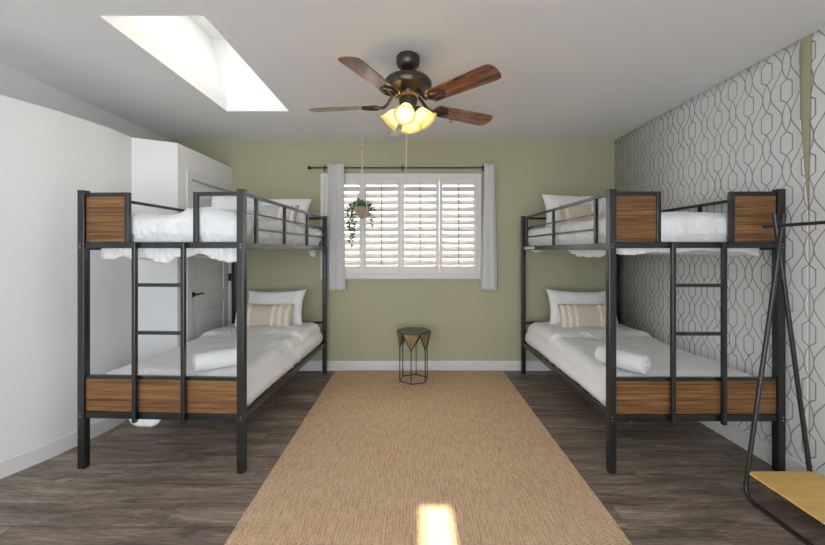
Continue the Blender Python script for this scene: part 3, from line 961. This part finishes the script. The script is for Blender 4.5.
def towel_roll(side, x, y, z, length, rad, yaw, lab, seed, turns=2.75, flip=1):
    """rolled towel: spiral ribbon swept along its axis (local x)"""
    th = rad / (turns + .9)
    sp = []
    n = int(turns * 22)
    for i in range(n + 1):
        a = 2 * PI * turns * i / n
        r = th * .55 + (rad - th * .55 - th * .5) * (i / n)
        sp.append((r, a))
    hw2 = th * .38
    outer = [((r + hw2) * math.cos(a), (r + hw2) * math.sin(a)) for r, a in sp]
    inner = [((r - hw2) * math.cos(a), (r - hw2) * math.sin(a)) for r, a in sp]
    mb = MB(); rows = []
    ns = 16
    for j in range(ns + 1):
        f = j / ns; xx = (f - .5) * length
        row = []
        for k, (py, pz) in enumerate(outer + inner[::-1]):
            q = Vector((xx * 9, py * 14 + seed, pz * 14))
            s = 1 + .04 * noise.noise(q) + .03 * noise.noise(q * 3)
            ends = (abs(f - .5) * 2) ** 6
            r_ = math.hypot(py, pz)
            s *= 1 - .07 * ends * (r_ / rad)
            bulge = (.012 * (1 - r_ / rad) + .004 * noise.noise(Vector((py * 50, pz * 50, seed)))) * ends * (1 if f > .5 else -1)
            row.append(Vector((xx + bulge, py * s, pz * s * .93)))
        rows.append(row)
    Rr = mb.grid(rows, closed_u=True)
    # end faces as a strip between outer and inner spiral
    m_ = len(outer)
    for ring, rev in ((Rr[0], 1), (Rr[-1], 0)):
        for k in range(m_ - 1):
            mb.bm.faces.new([ring[k], ring[k + 1], ring[2 * m_ - 2 - k], ring[2 * m_ - 1 - k]])
    o = mb.build('rolled_towel', M['towel'], sharp=60)
    tag(o, lab, 'towel', 'rolled white towels on the bunks')
    set_in_bed(o, side, x, y, z, 0, yaw); return o
towel_roll('left', .285, .180, .683, .31, .076, R(40), 'rolled white towel lying on the left lower bunk', 3)
towel_roll('right', -.370, .185, .683, .32, .078, R(-60), 'rolled white towel lying on the right lower bunk', 5)
towel_roll('left', .375, .255, 1.768, .31, .078, R(56), 'rolled white towel on the left upper bunk', 8)
towel_roll('right', -.30, .36, 1.765, .36, .078, R(10), 'rolled white towel on the right upper bunk', 9)

# ------------------------------------------------------------------ curtains and rod
t = thing('curtain_rod', 'thin dark metal curtain rod above the window', 'curtain rod', (0, 4.386, 2.415))
MB().tube([(-1.20, 0, 0), (.90, 0, 0)], .009, 12).build('rod', M['metal_lt'], t)
for x, s in ((-1.20, -1), (.90, 1)):
    mx_ = Matrix.Translation((x, 0, 0)) @ Matrix.Rotation(PI / 2 * s, 4, 'Y')
    MB().lathe([(0, -.005), (.014, -.005), (.014, .004), (.010, .008), (.020, .018), (.022, .028), (.016, .040), (0, .046)], mx_, 16).build('finial', M['metal_lt'], t)
for x in (-1.05, -.12, .84):
    MB().box(x - .010, x + .010, .030, .0385, -.035, .035).box(x - .006, x + .006, .0, .031, -.016, -.008).box(x - .006, x + .006, -.012, .014, -.014, -.0085).build('bracket', M['metal_lt'], t, smooth=False)
def curtain(x0t, x1t, x0b, x1b, lab, seed, nf=2.6, left=True):
    mb = MB(); rows = []
    n = 150; m_ = 40
    zt, zb = 2.462, .962
    for j in range(m_ + 1):
        f = j / m_; z = zt + (zb - zt) * f
        g = smooth(f, .0, 1.0)
        row = []
        for i in range(n + 1):
            u = i / n
            x = (x0t + (x0b - x0t) * g) * (1 - u) + (x1t + (x1b - x1t) * g) * u
            ph = 2 * PI * nf * u + .35 * math.sin(f * 3 + seed)
            amp = .0215 * (.75 + .4 * math.sin(u * 5 + seed)) * (1 + .25 * f)
            y = amp * math.sin(ph) + .008 * noise.noise((u * 5, f * 3, seed))
            x += .012 * math.sin(2 * ph + .6) + .006 * noise.noise((u * 4, f * 4, seed + 3)) * f
            row.append(Vector((x, y, z + (.004 * math.sin(ph)) * (1 if j in (0, m_) else 0))))
        rows.append(row)
    mb.grid(rows)
    o = mb.build('curtain', M['curtain'], sharp=180, solid=.0022, loc=(0, 4.354, 0))
    return tag(o, lab, 'curtain', 'grey curtains beside the window')
curtain(-1.008, -.812, -1.035, -.802, 'pale grey curtain gathered at the left side of the window', 1.0)
curtain(.845, .975, .800, 1.000, 'pale grey curtain gathered at the right side of the window', 2.4, 2.3)

# ------------------------------------------------------------------ hanging plant
px_, py_ = -.55, 4.04
t = thing('hanging_planter', 'small woven basket planter with trailing ivy hanging before the window', 'hanging plant', (px_, py_, 1.79))
mb = MB()
mb.lathe([(0, .004), (.025, .003), (.055, .020), (.078, .055), (.088, .100), (.088, .118), (.080, .118), (.078, .095), (0, .085)], None, 28)
mb.build('basket', M['basket'], t)
mb = MB(); mb.lathe([(0, .104), (.078, .100)], None, 24); mb.build('soil', mat('potting_soil', (.05, .035, .02), .95), t)
mb = MB()
kz = 2.345 - 1.79
mb.tube([(0, 0, HC - 1.79 - .025), (0, 0, kz)], .0035, 8)
for k in range(4):
    a = PI / 4 + k * PI / 2
    c, s_ = math.cos(a), math.sin(a)
    mb.tube([(0, 0, kz), (c * .018, s_ * .018, kz - .10), (c * .055, s_ * .055, .22), (c * .092, s_ * .092, .10), (c * .080, s_ * .080, .05), (c * .03, s_ * .03, -.006), (0, 0, -.012)], .0035, 6)
mb.tube([(0, 0, -.010), (0, 0, -.05), (.004, 0, -.075)], .006, 8, radii=[.004, .007, .009])
mb.ball((0, 0, kz), .009, u=10, v=8)
mb.build('macrame_cord', M['cord'], t)
MB().ball((0, 0, kz + .21), .009, 1, 1, 1.3, 12, 8).build('bead', M['bead'], t)
MB().lathe([(0, HC - 1.79), (.012, HC - 1.79), (.012, HC - 1.79 - .006), (.004, HC - 1.79 - .012), (.004, HC - 1.79 - .026), (0, HC - 1.79 - .028)], None, 12).build('ceiling_hook', M['trim'], t)
rng = random.Random(5)
leaf = MB(); stem = MB()
def add_leaf(mb, p, d, up, size):
    d = d.normalized(); s = d.cross(up)
    if s.length < .01: s = Vector((1, 0, 0))
    s.normalize(); n_ = s.cross(d)
    sh = [(0, 0, 0), (.25, .42, .06), (.6, .5, .02), (1, 0, -.08), (.6, -.5, .02), (.25, -.42, .06)]
    c0 = mb.bm.verts.new(p + d * size * .45 - n_ * size * .08)
    vs = [mb.bm.verts.new(p + d * (a * size) + s * (b * size * .8) + n_ * (c * size)) for a, b, c in sh]
    for i in range(6): mb.bm.faces.new([c0, vs[i], vs[(i + 1) % 6]])
def vine(path, nl, size):
    stem.tube(path, .0016, 5)
    for k in range(nl):
        f = k / nl * (len(path) - 1); i = int(f)
        p = path[i].lerp(path[min(i + 1, len(path) - 1)], f - i)
        d = Vector((rng.uniform(-1, 1), rng.uniform(-1, .6), rng.uniform(-.7, .5)))
        add_leaf(leaf, p, d, Vector((rng.uniform(-.4, .4), -1, rng.uniform(0, 1))), size * rng.uniform(.7, 1.2))
for k in range(36):   # crown
    a = rng.uniform(0, 2 * PI) if k % 3 else rng.uniform(2.6, 4.2); r = rng.uniform(.07, .14)
    c, s_ = math.cos(a), math.sin(a)
    hgt = rng.uniform(.10, .19)
    if c > .3: r *= .75
    vine([Vector((c * .03, s_ * .03, .10)), Vector((c * r * .6, s_ * r * .6, hgt)), Vector((c * r, s_ * r, hgt - rng.uniform(0, .05)))], 4, .042)
drops = [(-.125, -.02, -.33), (-.100, .05, -.24), (-.150, .02, -.12), (-.09, -.06, -.27), (.105, -.03, -.12), (.12, .04, -.05), (-.165, -.02, -.03)]
for dx, dy, dz2 in drops:
    pts = [Vector((dx * .3, dy * .3, .11)), Vector((dx * .8, dy * .8, .135)), Vector((dx, dy, .08))]
    n = max(2, int(abs(dz2 - .08) / .05))
    for k in range(1, n + 1):
        pts.append(Vector((dx + rng.uniform(-.008, .008), dy + rng.uniform(-.008, .008), .08 + (dz2 - .08) * k / n)))
    vine(pts, n * 3 + 3, .034)
stem.build('stems', M['stem'], t)
leaf.build('leaves', M['leaf'], t, smooth=False)

# ------------------------------------------------------------------ hexagonal side table
sx_, sy_ = .013, 4.07
t = thing('side_table', 'small hexagonal black wire side table with gold triangle panels, by the back wall', 'side table', (sx_, sy_, .0150), R(-10))
zt = .545; Rt = .188; Rb = Rt * math.cos(PI / 6) * .985
tops = [Vector((Rt * math.cos(k * PI / 3), Rt * math.sin(k * PI / 3), 0)) for k in range(6)]
MB().prism([(p.x, p.y) for p in tops], zt - .012, zt).build('tabletop', M['stool_top'], t, smooth=False, bevel=.002)
bases = [Vector((Rb * math.cos((k + .5) * PI / 3), Rb * math.sin((k + .5) * PI / 3), 0)) for k in range(6)]
za = .352
mb = MB()
for k in range(6): mb.tube([bases[k] + Vector((0, 0, .004)), bases[(k + 1) % 6] + Vector((0, 0, .004))], .0055, 8)
mb.build('base_ring', M['stool_metal'], t)
for k in range(6):
    MB().tube([bases[k] + Vector((0, 0, .004)), bases[k] + Vector((0, 0, za))], .0055, 8).build('leg', M['stool_metal'], t)
    A = tops[k] * .985 + Vector((0, 0, zt - .014)); B = tops[(k + 1) % 6] * .985 + Vector((0, 0, zt - .014)); Cc = bases[k] + Vector((0, 0, za))
    tf = MB()
    for q0, q1 in ((A, B), (B, Cc), (Cc, A)): tf.tube([q0, q1], .006, 8)
    tf.build('triangle_frame', M['stool_metal'], t)
    cen = (A + B + Cc) / 3; nrm = Vector((cen.x, cen.y, 0)).normalized()
    mb = MB()
    P1 = [cen + (q - cen) * .96 for q in (A, B, Cc)]
    f_ = [mb.bm.verts.new(q + nrm * .0015) for q in P1]; g_ = [mb.bm.verts.new(q - nrm * .0015) for q in P1]
    mb.bm.faces.new(f_); mb.bm.faces.new(g_[::-1])
    for i in range(3): mb.bm.faces.new([f_[i], f_[(i + 1) % 3], g_[(i + 1) % 3], g_[i]])
    mb.build('triangle_panel', M['stool_wood'], t, smooth=False)

# ------------------------------------------------------------------ clothes rack
t = thing('clothes_rack', 'black tube clothes rack with a pale wooden shelf, in front of the wallpaper', 'clothes rack', (2.13, 2.15, 0))
r_ = .012
ylen = -1.05
def arc(p0, p1, p2, n=6):
    return [p0 * (1 - k / n) ** 2 + p1 * 2 * (k / n) * (1 - k / n) + p2 * (k / n) ** 2 for k in range(n + 1)]
def side_tube(xt, xf, name, yo):
    zt_ = 1.655; zf = r_
    top0 = Vector((xt, yo, zt_)); ft0 = Vector((xf, yo * .3, zf))
    dirn = (top0 - ft0).normalized()
    top1 = Vector((xt, ylen - yo, zt_)); ft1 = Vector((xf, ylen - yo * .3, zf))
    k = .075
    pts = [top0] + arc(ft0 + dirn * k, ft0, ft0 + Vector((0, -k, 0))) + arc(ft1 + Vector((0, k, 0)), ft1, ft1 + (top1 - ft1).normalized() * k) + [top1]
    MB().tube(pts, r_, 12).build(name, M['metal_lt'], t)
side_tube(.030, -.203, 'frame_tube', .0)
side_tube(-.004, .205, 'frame_tube', .024)
MB().tube([(.010, .085, 1.583), (.010, ylen - .085, 1.583)], .0095, 12).build('hanging_rod', M['metal_lt'], t)
for y in (.09, ylen - .09):
    MB().tube([(.010, y - .012, 1.583), (.010, y + .012, 1.583)], .0125, 12).build('rod_cap', M['metal_lt'], t)
for y in (.0, ylen):
    MB().tube([(-.185, y, .132), (.185, y, .132)], .007, 8).build('shelf_support', M['metal_lt'], t)
MB().box(-.182, .192, ylen + .0, .004, .140, .153).build('shelf', M['pine'], t, smooth=False, bevel=.003)
for (x, z) in ((.073, 1.09), (-.125, .70)):
    MB().ball((x, -.0105, z), .004, u=8, v=6).build('screw', M['bolt'], t)

# ------------------------------------------------------------------ ceiling fan
fx, fy = -.03, 2.50
t = thing('ceiling_fan', 'bronze ceiling fan with five walnut blades and four lit glass shades', 'ceiling fan', (fx, fy, HC))
mb = MB()
mb.lathe([(0, 0), (.072, 0), (.080, -.010), (.081, -.040), (.074, -.066), (.056, -.086), (.046, -.090), (.026, -.098), (0, -.098)], None, 40)
mb.build('canopy', M['bronze'], t)
mb = MB(); mb.lathe([(0, -.09), (.013, -.09), (.013, -.135), (.026, -.137), (.030, -.16), (0, -.16)], None, 20); mb.build('downrod', M['bronze'], t)
mb = MB()
mb.lathe([(0, -.138), (.055, -.140), (.120, -.150), (.150, -.166), (.160, -.184), (.160, -.206), (.148, -.224), (.10, -.238), (.070, -.244), (.066, -.264), (0, -.264)], None, 56)
mb.build('motor_housing', M['bronze'], t)
mb = MB(); mb.lathe([(.064, -.258), (.072, -.262), (.072, -.277), (.060, -.284), (0, -.284)], None, 40)
o = mb.build('gilt_ring', M['brass'], t)
ZB = -.330
base_ang = 27.5
for k in range(5):
    ang = R(base_ang + 72 * k)
    br = bpy.data.objects.new('blade', None)
    # blade built along +x, pitched about its own axis
    mb = MB()
    outl = []
    r0, r1 = .205, .695
    w0, w1 = .062, .074
    n = 8
    for i in range(n + 1):
        a = PI / 2 + PI * i / n
        outl.append((r0 + .012 + .018 * math.cos(a), w0 * math.sin(a)))
    top_ = [(r0 + (r1 - .05 - r0) * q / 6, -(w0 + (w1 - w0) * q / 6)) for q in range(1, 7)]
    outl += top_
    for i in range(1, n):
        a = -PI / 2 + PI * i / n
        outl.append((r1 - .05 + .05 * math.cos(a) ** .6, w1 * math.sin(a) * (1 if True else 1)))
    outl += [(x, -y) for x, y in top_[::-1]]
    mb.prism(outl, -.003, .003)
    o = mb.build('blade', M['blade'], t, bevel=.0015, sharp=30)
    o.matrix_local = Matrix.Translation((0, 0, ZB)) @ Matrix.Rotation(ang, 4, 'Z') @ Matrix.Rotation(R(-12), 4, 'X')
    ir = MB()
    # open lozenge-shaped bracket under the blade root and an arm curving up to the motor
    loz = [(.190, 0), (.225, .042), (.300, .050), (.262, 0), (.300, -.050), (.225, -.042)]
    loz = [(.185, 0), (.222, .046), (.285, .040), (.315, 0), (.285, -.040), (.222, -.046)]
    ir.tube([Vector((x, y, -.010)) for x, y in loz], .0075, 8, closed=True)
    ir.tube([(.075, 0, .088), (.105, 0, .060), (.140, 0, .012), (.165, 0, -.008), (.200, 0, -.010)], .011, 8)
    ir.tube([(.195, 0, -.010), (.312, 0, -.010)], .005, 8)
    i_o = ir.build('blade_iron', M['bronze'], o)
# light kit
mb = MB()
mb.lathe([(0, -.280), (.058, -.284), (.064, -.304), (.058, -.330), (.058, -.350), (.062, -.356), (.050, -.372), (.034, -.388), (.016, -.398), (0, -.400)], None, 36)
mb.build('light_kit', M['bronze'], t)
for k in range(4):
    a = R(-98 + 90 * k)
    d = Vector((math.cos(a), math.sin(a), 0))
    tilt = R(42)
    ax = (d * math.sin(tilt) + Vector((0, 0, -math.cos(tilt))))   # shade axis pointing out/down
    p0 = d * .052 + Vector((0, 0, -.352))
    arm = MB(); arm.tube([d * .03 + Vector((0, 0, -.345)), p0, p0 + ax * .012], .012, 10)
    q = ax.to_track_quat('Z', 'Y').to_matrix().to_4x4()
    mm = Matrix.Translation(p0 + ax * .005) @ q
    arm.lathe([(0, 0), (.022, 0), (.026, .008), (.026, .026), (.022, .030), (0, .030)], mm, 20)
    ao = arm.build('lamp_arm', M['bronze'], t)
    sh = MB()
    prof = [(.024, .022), (.030, .030), (.042, .048), (.048, .070), (.052, .092), (.060, .112), (.072, .128)]
    sh.lathe(prof, mm, 32)
    sh.build('glass_shade', M['frosted'], ao, solid=.003, sharp=180)
    bl = MB(); cpt = p0 + ax * .078
    bl.ball(cpt, .024, 1, 1, 1, 16, 12); bl.build('bulb', M['bulb'], ao)
mb = MB(); mb.tube([(-.012, -.02, -.385), (-.012, -.02, -.845)], .0026, 6); mb.ball((-.012, -.02, -.85), .004, 1, 1, 2.0, 10, 8)
mb.build('pull_chain', M['chain'], t)
# small fitting on the ceiling behind the fan
t = thing('ceiling_sprinkler', 'tiny grey fitting on the ceiling just behind the right fan blade', 'sprinkler', (.385, 3.70, HC))
MB().lathe([(0, 0), (.022, 0), (.020, -.006), (.008, -.008), (.008, -.02), (0, -.02)], None, 16).build('flange', M['bolt'], t)
MB().lathe([(0, -.018), (.006, -.018), (.006, -.034), (.018, -.035), (.018, -.037), (0, -.038)], None, 12).build('deflector', M['bolt'], t)

# ------------------------------------------------------------------ camera
cam = bpy.data.cameras.new('camera'); co = bpy.data.objects.new('camera', cam); col.objects.link(co)
co.location = (0, 0, CZ); co.rotation_euler = (PI / 2, 0, 0)
cam.sensor_width = 36; cam.lens = 370 / 825 * 36; cam.shift_y = -22.5 / 825; cam.clip_start = .05
sc.camera = co

# ------------------------------------------------------------------ light
w = bpy.data.worlds.new('world'); sc.world = w; w.use_nodes = True
bg = w.node_tree.nodes['Background']
bg.inputs[0].default_value = (.93, .965, 1.0, 1); bg.inputs[1].default_value = 3.2
def portal(loc, rot, sx, sy):
    l = bpy.data.lights.new('portal', 'AREA'); l.shape = 'RECTANGLE'; l.size = sx; l.size_y = sy
    l.cycles.is_portal = True
    o = bpy.data.objects.new('portal', l); col.objects.link(o); o.location = loc; o.rotation_euler = rot
portal((-1.465, 2.83, HT + .10), (0, 0, 0), .5, 1.3)
portal((-.65, YF - .2, 1.2), (PI / 2, 0, 0), 3.7, 2.3)          # faces +y
portal((-.137, YB + .2, 1.73), (-PI / 2, 0, 0), 1.85, 1.2)   # faces -y
# sun through the skylight
sl = bpy.data.lights.new('sun', 'SUN'); sl.energy = 29; sl.angle = R(1.2); sl.color = (1, .87, .64)
so = bpy.data.objects.new('sun', sl); col.objects.link(so)
so.rotation_euler = Vector((-.499, .406, 1)).to_track_quat('Z', 'Y').to_euler()

sc.view_settings.view_transform = 'Standard'; sc.view_settings.look = 'None'
sc.view_settings.gamma = 1; sc.view_settings.exposure = 1.86
sc.cycles.max_bounces = 10; sc.cycles.diffuse_bounces = 6; sc.cycles.transparent_max_bounces = 12
sc.cycles.sample_clamp_indirect = 6
